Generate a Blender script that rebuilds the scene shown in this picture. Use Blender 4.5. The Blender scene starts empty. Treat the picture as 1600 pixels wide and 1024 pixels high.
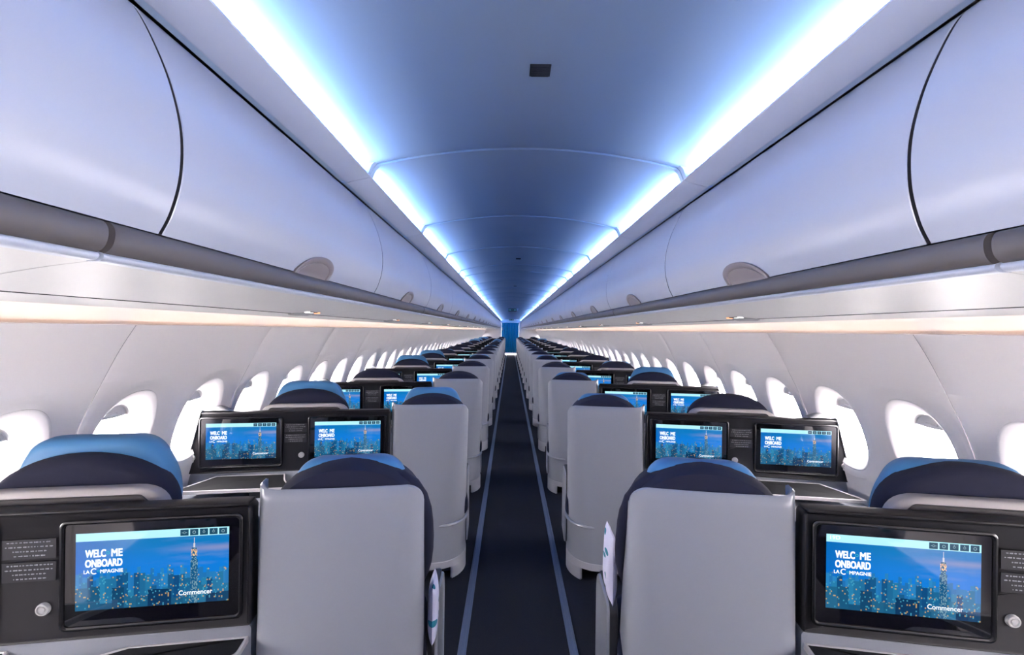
import bpy, bmesh, math, random
from math import sin, cos, pi, radians, tan, sqrt
from mathutils import Vector, Matrix
random.seed(7)
SC = bpy.context.scene
COL = SC.collection

# ------------------------------------------------------------------ camera, world, exposure
FPX = 711.0
cam = bpy.data.cameras.new('camera'); camo = bpy.data.objects.new('camera', cam); COL.objects.link(camo)
cam.sensor_fit = 'HORIZONTAL'; cam.sensor_width = 36.0; cam.lens = 36.0*FPX/1600.0
cam.clip_start = 0.02; cam.clip_end = 200
camo.location = (-0.06, 0.0, 1.64)
ROLL = radians(0.70)
camo.rotation_euler = (Matrix.Rotation(radians(90), 4, 'X') @ Matrix.Rotation(ROLL, 4, 'Z')).to_euler()
cam.shift_x = 3.0/1600.0; cam.shift_y = 4.0/1600.0
SC.camera = camo

world = bpy.data.worlds.new('world'); SC.world = world; world.use_nodes = True
wn = world.node_tree.nodes; bg = wn['Background']
bg.inputs[0].default_value = (1.0, 0.925, 0.92, 1); bg.inputs[1].default_value = 67.0

LED_STRENGTH = 180.0; LED_COLOR = (0.29, 0.52, 1.0)
COVE_STRENGTH = 2.0; COVE_COLOR = (1.0, 0.60, 0.32)
SCREEN_GAIN = 1.25

vs = SC.view_settings
vs.view_transform = 'Standard'; vs.look = 'None'; vs.gamma = 1.0; vs.use_curve_mapping = False
vs.exposure = 0.0
cy = SC.cycles
cy.max_bounces = 10; cy.diffuse_bounces = 7; cy.glossy_bounces = 4; cy.transmission_bounces = 4; cy.transparent_max_bounces = 8
cy.caustics_reflective = False; cy.caustics_refractive = False
cy.sample_clamp_indirect = 6.0
try:
    cy.use_denoising = True; cy.denoiser = 'OPENIMAGEDENOISE'
except Exception: pass

# ------------------------------------------------------------------ materials
def nt_new(name):
    m = bpy.data.materials.new(name); m.use_nodes = True
    return m, m.node_tree.nodes, m.node_tree.links, m.node_tree.nodes['Principled BSDF']
def mat(name, col, rough=0.5, metal=0.0, coat=0.0, ior=1.45, emit=None, es=0.0, bump=None, var=0.0, sheen=0.0, spec=0.5):
    m, n, l, p = nt_new(name)
    p.inputs['Base Color'].default_value = (*col, 1); p.inputs['Roughness'].default_value = rough
    p.inputs['Metallic'].default_value = metal; p.inputs['Coat Weight'].default_value = coat
    p.inputs['Coat Roughness'].default_value = 0.15
    p.inputs['IOR'].default_value = ior
    p.inputs['Specular IOR Level'].default_value = spec
    if sheen: p.inputs['Sheen Weight'].default_value = sheen
    if emit:
        p.inputs['Emission Color'].default_value = (*emit, 1); p.inputs['Emission Strength'].default_value = es
    tc = n.new('ShaderNodeTexCoord')
    if bump:
        nz = n.new('ShaderNodeTexNoise'); nz.inputs['Scale'].default_value = bump[0]; nz.inputs['Detail'].default_value = 3
        l.new(tc.outputs['Object'], nz.inputs['Vector'])
        b = n.new('ShaderNodeBump'); b.inputs['Strength'].default_value = bump[1]; b.inputs['Distance'].default_value = bump[2]
        l.new(nz.outputs['Fac'], b.inputs['Height']); l.new(b.outputs[0], p.inputs['Normal'])
    if var:
        nz = n.new('ShaderNodeTexNoise'); nz.inputs['Scale'].default_value = 6.0
        l.new(tc.outputs['Object'], nz.inputs['Vector'])
        r = n.new('ShaderNodeMapRange'); r.inputs[3].default_value = rough-var; r.inputs[4].default_value = rough+var
        l.new(nz.outputs['Fac'], r.inputs[0]); l.new(r.outputs[0], p.inputs['Roughness'])
    return m
M = {}
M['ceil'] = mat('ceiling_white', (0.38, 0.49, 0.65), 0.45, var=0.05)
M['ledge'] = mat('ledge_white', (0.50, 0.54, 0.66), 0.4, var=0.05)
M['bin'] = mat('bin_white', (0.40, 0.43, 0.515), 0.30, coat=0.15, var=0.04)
M['rail'] = mat('rail_grey', (0.085, 0.076, 0.074), 0.45, spec=0.3, var=0.05)
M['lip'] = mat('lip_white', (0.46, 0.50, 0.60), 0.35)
M['psu'] = mat('service_panel_white', (0.53, 0.525, 0.53), 0.45, var=0.04)
M['latch'] = mat('latch_taupe', (0.21, 0.18, 0.185), 0.35, var=0.05)
M['wall'] = mat('sidewall_white', (0.93, 0.89, 0.895), 0.45, var=0.05)
M['reveal'] = mat('reveal_white', (0.82, 0.81, 0.82), 0.4)
M['dark'] = mat('gap_dark', (0.02, 0.02, 0.025), 0.6)
M['seam'] = mat('seam_grey', (0.35, 0.34, 0.36), 0.6)
M['shell'] = mat('shell_white', (0.33, 0.345, 0.385), 0.33, coat=0.3, var=0.04)
M['skirt'] = mat('skirt_white', (0.46, 0.46, 0.49), 0.4)
M['navy'] = mat('navy_cloth', (0.012, 0.013, 0.026), 0.85, bump=(900, 0.5, 0.001), sheen=0.03, spec=0.12)
M['seamt'] = mat('navy_piping', (0.008, 0.009, 0.018), 0.8)
M['blue'] = mat('blue_leather', (0.06, 0.22, 0.44), 0.5, bump=(300, 0.15, 0.001), sheen=0.1)
M['black'] = mat('panel_black', (0.0075, 0.007, 0.0085), 0.42, bump=(700, 0.25, 0.0006), spec=0.28)
M['bezel'] = mat('bezel_black', (0.006, 0.006, 0.007), 0.22)
M['glass'] = mat('screen_glass_black', (0.004, 0.004, 0.006), 0.04, ior=1.7)
M['tray'] = mat('tray_black', (0.012, 0.012, 0.013), 0.6, spec=0.12)
M['rim'] = mat('rim_silver', (0.58, 0.56, 0.56), 0.3, metal=0.1)
M['shellrim'] = mat('rim_greige', (0.55, 0.51, 0.49), 0.4)
M['insert'] = mat('insert_grey_brown', (0.07, 0.063, 0.062), 0.45)
M['chrome'] = mat('knob_silver', (0.62, 0.61, 0.61), 0.3, metal=0.35)
M['ink'] = mat('placard_ink', (0.33, 0.33, 0.36), 0.6)
M['placard'] = mat('placard_black', (0.016, 0.016, 0.019), 0.5, spec=0.3)
M['greypl'] = mat('plastic_grey', (0.25, 0.25, 0.26), 0.45)
M['track'] = mat('track_blue_grey', (0.075, 0.10, 0.16), 0.45, spec=0.3)
M['curtain'] = mat('curtain_blue', (0.0, 0.30, 0.62), 0.8, sheen=0.1)
M['partition'] = mat('partition_white', (0.66, 0.64, 0.66), 0.4)
M['pillow'] = None
M['white_e'] = mat('screen_white', (0.0, 0.0, 0.0), 0.2, emit=(0.88, 0.94, 1.0), es=1.3)
M['cyan_e'] = mat('screen_cyan', (0.0, 0.0, 0.0), 0.2, emit=(0.05, 0.55, 0.75), es=0.8)
M['icon_e'] = mat('screen_icon', (0.0, 0.0, 0.0), 0.2, emit=(0.01, 0.07, 0.13), es=1.0)
M['glyph_e'] = mat('screen_icon_glyph', (0.0, 0.0, 0.0), 0.2, emit=(0.30, 0.52, 0.62), es=0.8)
M['led'] = mat('led_strip', (0.9, 0.9, 0.9), 0.5, emit=LED_COLOR, es=LED_STRENGTH)
M['warm'] = mat('warm_strip', (0.9, 0.9, 0.9), 0.5, emit=COVE_COLOR, es=COVE_STRENGTH)
M['amber'] = mat('amber_lens', (0.8, 0.4, 0.2), 0.4, emit=(1.0, 0.42, 0.16), es=1.0)
M['spot'] = mat('reading_lens', (0.9, 0.9, 0.9), 0.3, emit=(1.0, 0.97, 0.93), es=1.2)
M['galley'] = mat('galley_lamp', (0.9, 0.9, 0.9), 0.3, emit=(1.0, 0.97, 0.93), es=9.0)
M['sign'] = mat('sign_dark', (0.01, 0.03, 0.04), 0.3)
M['sign_e'] = mat('sign_lit', (0.1, 0.3, 0.3), 0.3, emit=(0.10, 0.25, 0.28), es=0.3)
M['vent'] = mat('vent_dark', (0.02, 0.02, 0.025), 0.6, spec=0.2)

def pane_mat():
    m, n, l, p = nt_new('window_pane')
    tr = n.new('ShaderNodeBsdfTransparent'); tr.inputs[0].default_value = (0.97, 0.98, 1, 1)
    gl = n.new('ShaderNodeBsdfGlossy'); gl.inputs['Roughness'].default_value = 0.03
    lw = n.new('ShaderNodeLayerWeight'); lw.inputs[0].default_value = 0.25
    fr = n.new('ShaderNodeMath'); fr.operation = 'MULTIPLY'; fr.inputs[1].default_value = 0.25; l.new(lw.outputs['Facing'], fr.inputs[0])
    mx = n.new('ShaderNodeMixShader'); l.new(fr.outputs[0], mx.inputs[0]); l.new(tr.outputs[0], mx.inputs[1]); l.new(gl.outputs[0], mx.inputs[2])
    l.new(mx.outputs[0], n['Material Output'].inputs[0])
    return m
M['pane'] = pane_mat()

class NG:
    """little helper for procedural node maths"""
    def __init__(s, n, l): s.n = n; s.l = l
    def _in(s, sock, v):
        if isinstance(v, (int, float)): sock.default_value = v
        elif isinstance(v, tuple): sock.default_value = v
        else: s.l.new(v, sock)
    def m(s, op, a, b=0.0, c=0.0):
        q = s.n.new('ShaderNodeMath'); q.operation = op
        s._in(q.inputs[0], a); s._in(q.inputs[1], b); s._in(q.inputs[2], c); return q.outputs[0]
    def lt(s, a, b): return s.m('LESS_THAN', a, b)
    def gt(s, a, b): return s.m('GREATER_THAN', a, b)
    def mul(s, *a):
        r = a[0]
        for b in a[1:]: r = s.m('MULTIPLY', r, b)
        return r
    def add(s, a, b): return s.m('ADD', a, b)
    def sub(s, a, b): return s.m('SUBTRACT', a, b)
    def mix(s, f, a, b):
        q = s.n.new('ShaderNodeMix'); q.data_type = 'RGBA'
        s._in(q.inputs['Factor'], f); s._in(q.inputs[6], a); s._in(q.inputs[7], b); return q.outputs[2]
    def rnd(s, x, y=0.0):
        c = s.n.new('ShaderNodeCombineXYZ'); s._in(c.inputs[0], x); s._in(c.inputs[1], y)
        w = s.n.new('ShaderNodeTexWhiteNoise'); w.noise_dimensions = '3D'; s.l.new(c.outputs[0], w.inputs['Vector']); return w.outputs['Value']
    def step(s, a, lo, hi):
        q = s.n.new('ShaderNodeMapRange'); q.interpolation_type = 'SMOOTHSTEP'
        s._in(q.inputs[0], a); q.inputs[1].default_value = lo; q.inputs[2].default_value = hi; return q.outputs[0]

def display_mat():
    m, n, l, p = nt_new('display_city')
    g = NG(n, l)
    uv = n.new('ShaderNodeUVMap'); sx = n.new('ShaderNodeSeparateXYZ'); l.new(uv.outputs[0], sx.inputs[0])
    U, V = sx.outputs[0], sx.outputs[1]
    cmb = n.new('ShaderNodeCombineXYZ'); l.new(g.m('MULTIPLY', U, 3.0), cmb.inputs[0]); l.new(g.m('MULTIPLY', V, 9.0), cmb.inputs[1])
    nz = n.new('ShaderNodeTexNoise'); nz.inputs['Scale'].default_value = 1.3; nz.inputs['Detail'].default_value = 4; l.new(cmb.outputs[0], nz.inputs['Vector'])
    sky = g.mix(g.step(V, 0.50, 0.92), (0.005, 0.17, 0.58, 1), (0.004, 0.16, 0.42, 1))
    sky = g.mix(g.mul(g.step(nz.outputs['Fac'], 0.45, 0.75), g.step(U, 0.30, 0.9), g.gt(V, 0.5), 0.40), sky, (0.16, 0.24, 0.50, 1))
    band = g.mul(g.step(V, 0.66, 0.73), g.sub(1.0, g.step(V, 0.73, 0.80)), g.step(U, 0.45, 0.95))
    sky = g.mix(g.mul(band, 0.5), sky, (0.36, 0.30, 0.42, 1))
    left = g.sub(1.0, g.step(U, 0.0, 0.42))
    sky = g.mix(g.mul(left, g.gt(V, 0.42), 0.6), sky, (0.0, 0.10, 0.42, 1))
    col = sky
    # three depths of towers
    for (freq, base, amp, c1, c2, seed, lit) in ((46, 0.38, 0.16, (0.012, 0.13, 0.36, 1), (0.02, 0.20, 0.46, 1), 3.1, 0.93),
                                                (27, 0.20, 0.26, (0.004, 0.055, 0.17, 1), (0.02, 0.20, 0.38, 1), 9.7, 0.91),
                                                (13, 0.02, 0.32, (0.003, 0.03, 0.09, 1), (0.015, 0.14, 0.27, 1), 17.3, 0.90)):
        ci = g.m('FLOOR', g.m('MULTIPLY', U, float(freq)))
        h = g.add(base, g.m('MULTIPLY', g.rnd(g.add(ci, seed)), amp))
        inside = g.lt(V, h)
        tone = g.rnd(g.add(ci, seed+50))
        bcol = g.mix(tone, c1, c2)
        cu = g.m('FLOOR', g.m('MULTIPLY', U, 120.0)); cv = g.m('FLOOR', g.m('MULTIPLY', V, 55.0))
        w = g.rnd(g.add(cu, seed), cv)
        wl = g.gt(w, lit)
        hue = g.rnd(g.add(cu, seed+7), g.add(cv, 3.0))
        wcol = g.mix(g.gt(hue, 0.5), (0.06, 0.34, 0.48, 1), (0.55, 0.36, 0.12, 1))
        bcol = g.mix(g.mul(wl, 0.75), bcol, wcol)
        col = g.mix(inside, col, bcol)
    # tall tower with a lit crown and a needle
    dx = g.m('ABSOLUTE', g.sub(U, 0.765))
    body = g.mul(g.lt(dx, 0.024), g.lt(V, 0.58)); neck = g.mul(g.lt(dx, 0.0165), g.lt(V, 0.74))
    crown = g.mul(g.lt(dx, 0.020), g.lt(V, 0.72), g.gt(V, 0.63))
    tip = g.mul(g.lt(dx, 0.006), g.lt(V, 0.80)); needle = g.mul(g.lt(dx, 0.002), g.lt(V, 0.875))
    tw = g.m('MAXIMUM', body, g.m('MAXIMUM', neck, g.m('MAXIMUM', tip, needle)))
    cu = g.m('FLOOR', g.m('MULTIPLY', U, 190.0)); cv = g.m('FLOOR', g.m('MULTIPLY', V, 70.0))
    tcol = g.mix(g.mul(g.gt(g.rnd(cu, cv), 0.7), 0.6), (0.008, 0.085, 0.20, 1), (0.25, 0.42, 0.45, 1))
    col = g.mix(tw, col, tcol)
    col = g.mix(g.mul(crown, g.gt(g.rnd(cu, g.add(cv, 9.0)), 0.35)), col, (0.80, 0.50, 0.25, 1))
    col = g.mix(g.mul(g.m('MAXIMUM', tip, needle), g.gt(V, 0.74)), col, (0.55, 0.55, 0.60, 1))
    hb = g.gt(V, 0.895)
    col = g.mix(hb, col, (0.40, 0.76, 0.86, 1))
    l.new(col, p.inputs['Emission Color']); p.inputs['Emission Strength'].default_value = SCREEN_GAIN
    p.inputs['Base Color'].default_value = (0, 0, 0, 1); p.inputs['Roughness'].default_value = 0.05; p.inputs['IOR'].default_value = 1.7
    return m
M['display'] = display_mat()

def carpet_mat():
    m, n, l, p = nt_new('carpet_navy')
    g = NG(n, l); tc = n.new('ShaderNodeTexCoord')
    nz = n.new('ShaderNodeTexNoise'); nz.inputs['Scale'].default_value = 240; nz.inputs['Detail'].default_value = 2; l.new(tc.outputs['Object'], nz.inputs['Vector'])
    nz2 = n.new('ShaderNodeTexNoise'); nz2.inputs['Scale'].default_value = 2.0; l.new(tc.outputs['Object'], nz2.inputs['Vector'])
    c = g.mix(g.step(nz.outputs['Fac'], 0.58, 0.75), (0.008, 0.009, 0.0125, 1), (0.024, 0.027, 0.036, 1))
    c = g.mix(g.mul(g.step(nz2.outputs['Fac'], 0.3, 0.8), 0.4), c, (0.009, 0.010, 0.019, 1))
    l.new(c, p.inputs['Base Color']); p.inputs['Roughness'].default_value = 0.95; p.inputs['Specular IOR Level'].default_value = 0.1
    b = n.new('ShaderNodeBump'); b.inputs['Strength'].default_value = 0.6; b.inputs['Distance'].default_value = 0.002
    l.new(nz.outputs['Fac'], b.inputs['Height']); l.new(b.outputs[0], p.inputs['Normal'])
    return m
M['carpet'] = carpet_mat()

def pillow_mat():
    m, n, l, p = nt_new('pillow_print')
    g = NG(n, l); tc = n.new('ShaderNodeTexCoord')
    mp = n.new('ShaderNodeMapping'); mp.inputs['Rotation'].default_value = (0.0, 0.6, 0.0); mp.inputs['Scale'].default_value = (9.0, 9.0, 20.0)
    l.new(tc.outputs['Object'], mp.inputs[0])
    v = n.new('ShaderNodeTexVoronoi'); v.inputs['Scale'].default_value = 1.0; v.inputs['Randomness'].default_value = 0.55; l.new(mp.outputs[0], v.inputs['Vector'])
    c = g.mix(g.lt(v.outputs['Distance'], 0.23), (0.62, 0.62, 0.78, 1), (0.01, 0.17, 0.24, 1))
    l.new(c, p.inputs['Base Color']); p.inputs['Roughness'].default_value = 0.8
    return m
M['pillow'] = pillow_mat()

# ------------------------------------------------------------------ mesh helpers
class MB:
    def __init__(s): s.v = []; s.f = []; s.mi = []; s.cur = 0
    def mat(s, i): s.cur = i; return s
    def add(s, vs, fs):
        o = len(s.v); s.v += [tuple(p) for p in vs]
        for f in fs: s.f.append([i+o for i in f]); s.mi.append(s.cur)
        return s
    def grid(s, rows, closed=False):
        n = len(rows[0]); vs = [p for r in rows for p in r]; fs = []
        for i in range(len(rows)-1):
            for j in range(n if closed else n-1):
                k = (j+1) % n
                fs.append([i*n+j, i*n+k, (i+1)*n+k, (i+1)*n+j])
        return s.add(vs, fs)
    def loft(s, rings, cap0=True, cap1=True):
        s.grid(rings, True)
        n = len(rings[0])
        if cap0: s.add(rings[0], [list(range(n))[::-1]])
        if cap1: s.add(rings[-1], [list(range(n))])
        return s
    def box(s, x0, x1, y0, y1, z0, z1, b=0.0):
        bm = bmesh.new(); bmesh.ops.create_cube(bm, size=1)
        for v in bm.verts: v.co = ((x0+x1)/2+v.co.x*(x1-x0), (y0+y1)/2+v.co.y*(y1-y0), (z0+z1)/2+v.co.z*(z1-z0))
        if b: bmesh.ops.bevel(bm, geom=bm.edges[:], offset=b, segments=3, affect='EDGES', profile=0.5)
        bm.verts.index_update()
        s.add([v.co[:] for v in bm.verts], [[v.index for v in f.verts] for f in bm.faces]); bm.free()
        return s
    def tube(s, pts, r, n=8, cap=True):
        pts = [Vector(p) for p in pts]; rings = []
        rr = r if isinstance(r, (list, tuple)) else [r]*len(pts)
        up = Vector((0, 0, 1))
        for i, p in enumerate(pts):
            t = (pts[min(i+1, len(pts)-1)]-pts[max(i-1, 0)]).normalized()
            a = t.cross(up)
            if a.length < 0.2: a = t.cross(Vector((0, 1, 0)))
            a.normalize(); b = t.cross(a)
            rings.append([tuple(p+a*cos(2*pi*k/n)*rr[i]+b*sin(2*pi*k/n)*rr[i]) for k in range(n)])
        return s.loft(rings, cap, cap)
    def disc_lathe(s, c, prof, axis='y', n=24):
        """prof = [(radius, offset)] about axis through c"""
        rings = []
        for r, o in prof:
            ring = []
            for k in range(n):
                a = 2*pi*k/n
                if axis == 'y': ring.append((c[0]+r*cos(a), c[1]+o, c[2]+r*sin(a)))
                else: ring.append((c[0]+r*cos(a), c[1]+r*sin(a), c[2]+o))
            rings.append(ring)
        return s.loft(rings)
    def mirror(s):
        s.v = [(-x, y, z) for x, y, z in s.v]; s.f = [f[::-1] for f in s.f]; return s
    def build(s, name, mats, parent=None, smooth=40, weld=True, fix=True):
        me = bpy.data.meshes.new(name); me.from_pydata(s.v, [], s.f)
        if not isinstance(mats, (list, tuple)): mats = [mats]
        for m in mats: me.materials.append(m)
        me.polygons.foreach_set('material_index', s.mi)
        bm = bmesh.new(); bm.from_mesh(me)
        if weld: bmesh.ops.remove_doubles(bm, verts=bm.verts, dist=1e-5)
        if fix: bmesh.ops.recalc_face_normals(bm, faces=bm.faces)
        bm.to_mesh(me); bm.free()
        if smooth:
            me.shade_smooth(); me.set_sharp_from_angle(angle=radians(smooth))
        o = bpy.data.objects.new(name, me); COL.objects.link(o)
        if parent: o.parent = parent
        return o
def rr(cx, cz, w, h, r, n=5):
    """rounded rectangle outline in x,z (counter-clockwise)"""
    pts = []
    for qx, qz, a0 in ((1, 1, 0), (-1, 1, 90), (-1, -1, 180), (1, -1, 270)):
        for k in range(n+1):
            a = radians(a0+90*k/n)
            pts.append((cx+qx*(w/2-r)+r*cos(a), cz+qz*(h/2-r)+r*sin(a)))
    return pts
def round_poly(P, r, n=5):
    """round the corners of a polygon by quadratic curves"""
    out = []; N = len(P)
    rs = r if isinstance(r, (list, tuple)) else [r]*N
    for i in range(N):
        a = Vector(P[i-1]); b = Vector(P[i]); c = Vector(P[(i+1) % N])
        d = min(rs[i], (a-b).length*0.45, (c-b).length*0.45)
        p = b+(a-b).normalized()*d; q = b+(c-b).normalized()*d
        for k in range(n+1):
            t = k/n; out.append(tuple(p*(1-t)**2+b*2*t*(1-t)+q*t*t))
    return out
def inset(P, d):
    out = []; N = len(P)
    ar = sum(P[i][0]*P[(i+1) % N][1]-P[(i+1) % N][0]*P[i][1] for i in range(N))
    sg = 1 if ar > 0 else -1
    for i in range(N):
        a = Vector(P[i-1]); b = Vector(P[i]); c = Vector(P[(i+1) % N])
        e1 = (b-a); e2 = (c-b)
        if e1.length < 1e-9: e1 = e2
        if e2.length < 1e-9: e2 = e1
        n1 = Vector((-e1.y, e1.x)).normalized()*sg; n2 = Vector((-e2.y, e2.x)).normalized()*sg
        nn = (n1+n2)
        nn = nn.normalized() if nn.length > 1e-6 else n1
        out.append((b.x+nn.x*d, b.y+nn.y*d))
    return out
def slab(mb, outline, prof):
    """prof = [(y, inset)...] rings of an outline in x,z"""
    mb.loft([[(x, y, z) for x, z in inset(outline, i)] for y, i in prof]); return mb
def ringframe(mb, outer, inner, y0, y1):
    """flat frame between two outlines with equal counts"""
    mb.grid([[(x, y0, z) for x, z in outer], [(x, y1, z) for x, z in outer], [(x, y1, z) for x, z in inner], [(x, y0, z) for x, z in inner], [(x, y0, z) for x, z in outer]], True)
    return mb

def tag(o, label=None, cat=None, group=None, kind=None):
    if label: o['label'] = label
    if cat: o['category'] = cat
    if group: o['group'] = group
    if kind: o['kind'] = kind
    return o
def empty(name, loc=(0, 0, 0), rz=0.0):
    o = bpy.data.objects.new(name, None); COL.objects.link(o); o.location = loc; o.rotation_euler = (0, 0, rz)
    o.empty_display_size = 0.1
    return o
def copy_tree(o, parent=None, skip=()):
    c = o.copy(); COL.objects.link(c)
    if parent: c.parent = parent
    for ch in list(o.children):
        if ch.name.split('.')[0] in skip: continue
        copy_tree(ch, c, skip)
    return c
def text_mesh(s, size, bold=0.0, align='LEFT', shear=0.0, space=1.0):
    cu = bpy.data.curves.new('t', 'FONT'); cu.body = s; cu.size = size; cu.offset = bold; cu.align_x = align; cu.shear = shear
    cu.space_character = space; cu.resolution_u = 3
    ob = bpy.data.objects.new('t', cu); COL.objects.link(ob)
    bpy.context.view_layer.update()
    me = bpy.data.meshes.new_from_object(ob)
    COL.objects.unlink(ob)
    vs = [v.co.copy() for v in me.vertices]; fs = [list(p.vertices) for p in me.polygons]
    bpy.data.meshes.remove(me); bpy.data.objects.remove(ob); bpy.data.curves.remove(cu)
    return vs, fs
def put_text(mb, s, x, y, z, size, bold=0.0, align='LEFT', width=None, space=1.0):
    vs, fs = text_mesh(s, size, 0.0, align, 0.0, space)
    if width:
        w0 = min(v.x for v in vs); w1 = max(v.x for v in vs); k = width/(w1-w0)
        vs = [Vector(((v.x-w0)*k, v.y, 0)) for v in vs]
    for dx, dz in (((0, 0),) if not bold else ((-bold, -bold), (bold, -bold), (bold, bold), (-bold, bold))):
        mb.add([(x+v.x+dx, y, z+v.y+dz) for v in vs], fs)
    return mb

Y0, Y1 = 0.20, 30.0          # cabin extent built (behind the camera to the front partition)
YB = -1.9
# ------------------------------------------------------------------ setting: floor
PITCH = 1.575; D0 = 1.39; NROW = 18
ZF = 0.0
m = MB().box(-2.1, 2.1, YB, 34.0, -0.05, ZF); tag(m.build('floor', M['carpet'], smooth=0), kind='structure')
for s, nm in ((-1, 'left'), (1, 'right')):
    x = s*0.285
    m = MB()
    m.grid([[(x+dx, y, z) for dx, z in ((-0.022, 0.0), (-0.020, 0.004), (-0.009, 0.005), (-0.007, 0.0025), (0.007, 0.0025), (0.009, 0.005), (0.020, 0.004), (0.022, 0.0))] for y in (YB, Y1-0.1)])
    tag(m.build('trim_%d' % (1 if s < 0 else 2), M['track'], smooth=0), kind='structure')

# ------------------------------------------------------------------ ceiling panels + cove
def zc(x): return 2.368-0.20*x*x
cj = [-1.39+1.07*i for i in range(7)]   # joints up to 5.03
cj = [-1.39, -0.32, 0.75, 1.82, 2.89, 3.96, 5.02, 5.57]
while cj[-1] < 29: cj.append(cj[-1]+1.07)
cj[-1] = 30.0
def panel_ceiling(y0, y1):
    m = MB(); g = 0.0025
    xs = [-0.735+1.47*i/48 for i in range(49)]
    prof = [(y0+g, 0.006), (y0+g+0.002, 0.001), (y0+g+0.006, 0.0)]
    rows = []
    for y, dz in prof+[(y1-g-0.006, 0.0), (y1-g-0.002, 0.001), (y1-g, 0.006)]:
        rows.append([(x, y, zc(x)+dz) for x in xs])
    m.grid(rows)
    # outer upstands that close the trough
    for s in (-1, 1):
        m.grid([[(s*0.735, y, zc(.735)), (s*0.75, y, 2.24), (s*0.745, y, 2.226), (s*0.722, y, 2.224)] for y in (y0+g, y1-g)])
    # bridges that close the light opening at either end of the panel
    for s in (-1, 1):
        for ya, yb in ((y0+g, y0+0.032), (y1-0.032, y1-g)):
            pr = [(0.598, zc(0.598)+0.001), (0.612, zc(.61)-0.010), (0.6255, 2.2495), (0.70, 2.2375), (0.722, 2.2275), (0.735, zc(.735))]
            m.loft([[(s*x, y, z) for x, z in pr] for y in (ya, yb)])
    # joint rib (a slim raised bead each panel carries along its rear edge)
    m.grid([[(x, y, zc(x)-d) for x in xs] for y, d in ((y0+g, -0.004), (y0+g, 0.004), (y0+g+0.006, 0.004), (y0+g+0.009, 0.0))])
    return m
first = True
for i in range(len(cj)-1):
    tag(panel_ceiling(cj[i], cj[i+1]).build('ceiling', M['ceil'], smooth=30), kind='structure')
m = MB().box(-0.8, 0.8, YB, Y1, 2.385, 2.40); tag(m.build('ceiling', M['seam'], smooth=0), kind='structure')
n_trim = 3
led_n = 0
for s in (-1, 1):
    for i in range(len(cj)-1):
        y0, y1 = cj[i]+0.002, cj[i+1]-0.002
        # ledge that hides the strip, thin plate with rolled lip
        pr = [(0.632, 2.2500), (0.627, 2.2512), (0.6235, 2.249), (0.625, 2.2455), (0.632, 2.243), (0.672, 2.233), (0.718, 2.2225), (0.724, 2.2235), (0.724, 2.2265), (0.700, 2.2345), (0.640, 2.2465)]
        m = MB().loft([[(s*x, y, z) for x, z in pr] for y in (y0, y1)])
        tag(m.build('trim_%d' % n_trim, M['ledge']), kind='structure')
        n_trim += 1
        # light strip
        e0, e1 = y0+0.05, y1-0.05
        m = MB()
        m.mat(0).box(min(s*0.640, s*0.676), max(s*0.640, s*0.676), e0, e1, 2.2465, 2.2485)
        m.mat(1).add([(s*0.643, e0, 2.2540), (s*0.673, e0, 2.2490), (s*0.673, e1, 2.2490), (s*0.643, e1, 2.2540)], [[0, 1, 2, 3] if s > 0 else [3, 2, 1, 0]])
        o = m.build('cove_light', [M['ledge'], M['led']], smooth=0, weld=False, fix=False)
        side = 'left' if s < 0 else 'right'
        k = i-2
        if i <= 2: lab = 'white light strip along the %s ceiling edge, nearest one, at the top of the photo' % side
        else: lab = 'white light strip glowing along the %s ceiling edge, number %d counted from the camera' % (side, k+1)
        tag(o, lab, 'ceiling light', 'light strips along the %s ceiling edge' % side)

# ceiling fittings
def ceil_fit(y, w, l, label):
    t = empty('ceiling_vent', (0.015, y, zc(0)-0.001))
    MB().box(-w/2, w/2, -l/2, l/2, -0.003, 0.0008, 0.0008).build('vent_frame', M['vent'], t, smooth=0)
    mm = MB()
    for k in range(6):
        yy = -l*0.42+l*0.84*k/5
        mm.box(-w*0.42, w*0.42, yy-l*0.055, yy+l*0.055, -0.0045, -0.0025)
    mm.build('grille', M['vent'], t, smooth=0)
    tag(t, label, 'ceiling vent')
ceil_fit(1.27, 0.058, 0.056, 'small dark rectangular grille in the nearest ceiling panel')
ceil_fit(4.62, 0.05, 0.06, 'small dark grille further along the ceiling, middle of the three')
ceil_fit(7.5, 0.05, 0.06, 'faint tiny ceiling grille nearest to the lit hanging sign')
def exit_sign(y, w, z, label, wings=True):
    t = empty('hanging_sign', (0.015, y, z))
    m = MB().box(-w/2, w/2, -0.05, 0.05, -0.05, 0.05, 0.008)
    m.build('sign_housing', M['sign'], t)
    m = MB().box(-w*0.42, -w*0.15, -0.053, -0.050, -0.022, 0.022).box(w*0.15, w*0.42, -0.053, -0.050, -0.022, 0.022).box(-w*0.08, w*0.08, -0.053, -0.050, -0.006, 0.006)
    m.build('sign_face', M['sign_e'], t, smooth=0)
    if wings:
        m = MB()
        for s in (-1, 1):
            m.loft([[(s*w*0.5, yy, 0.05), (s*w*0.8, yy, 0.05), (s*w*0.55, yy, -0.03), (s*w*0.5, yy, -0.03)] for yy in (-0.03, 0.03)])
        m.build('sign_bracket', M['ceil'], t, smooth=0)
    m = MB().box(-w*0.3, w*0.3, -0.03, 0.03, 0.05, zc(0)-z+0.0, 0.0)
    m.build('sign_mount', M['ceil'], t, smooth=0)
    tag(t, label, 'sign')
exit_sign(15.3, 0.28, 2.315, 'dark lit exit sign hanging from the ceiling midway to the curtain')
exit_sign(29.4, 0.30, 2.30, 'dark exit sign at the ceiling right above the blue curtain', False)

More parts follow.
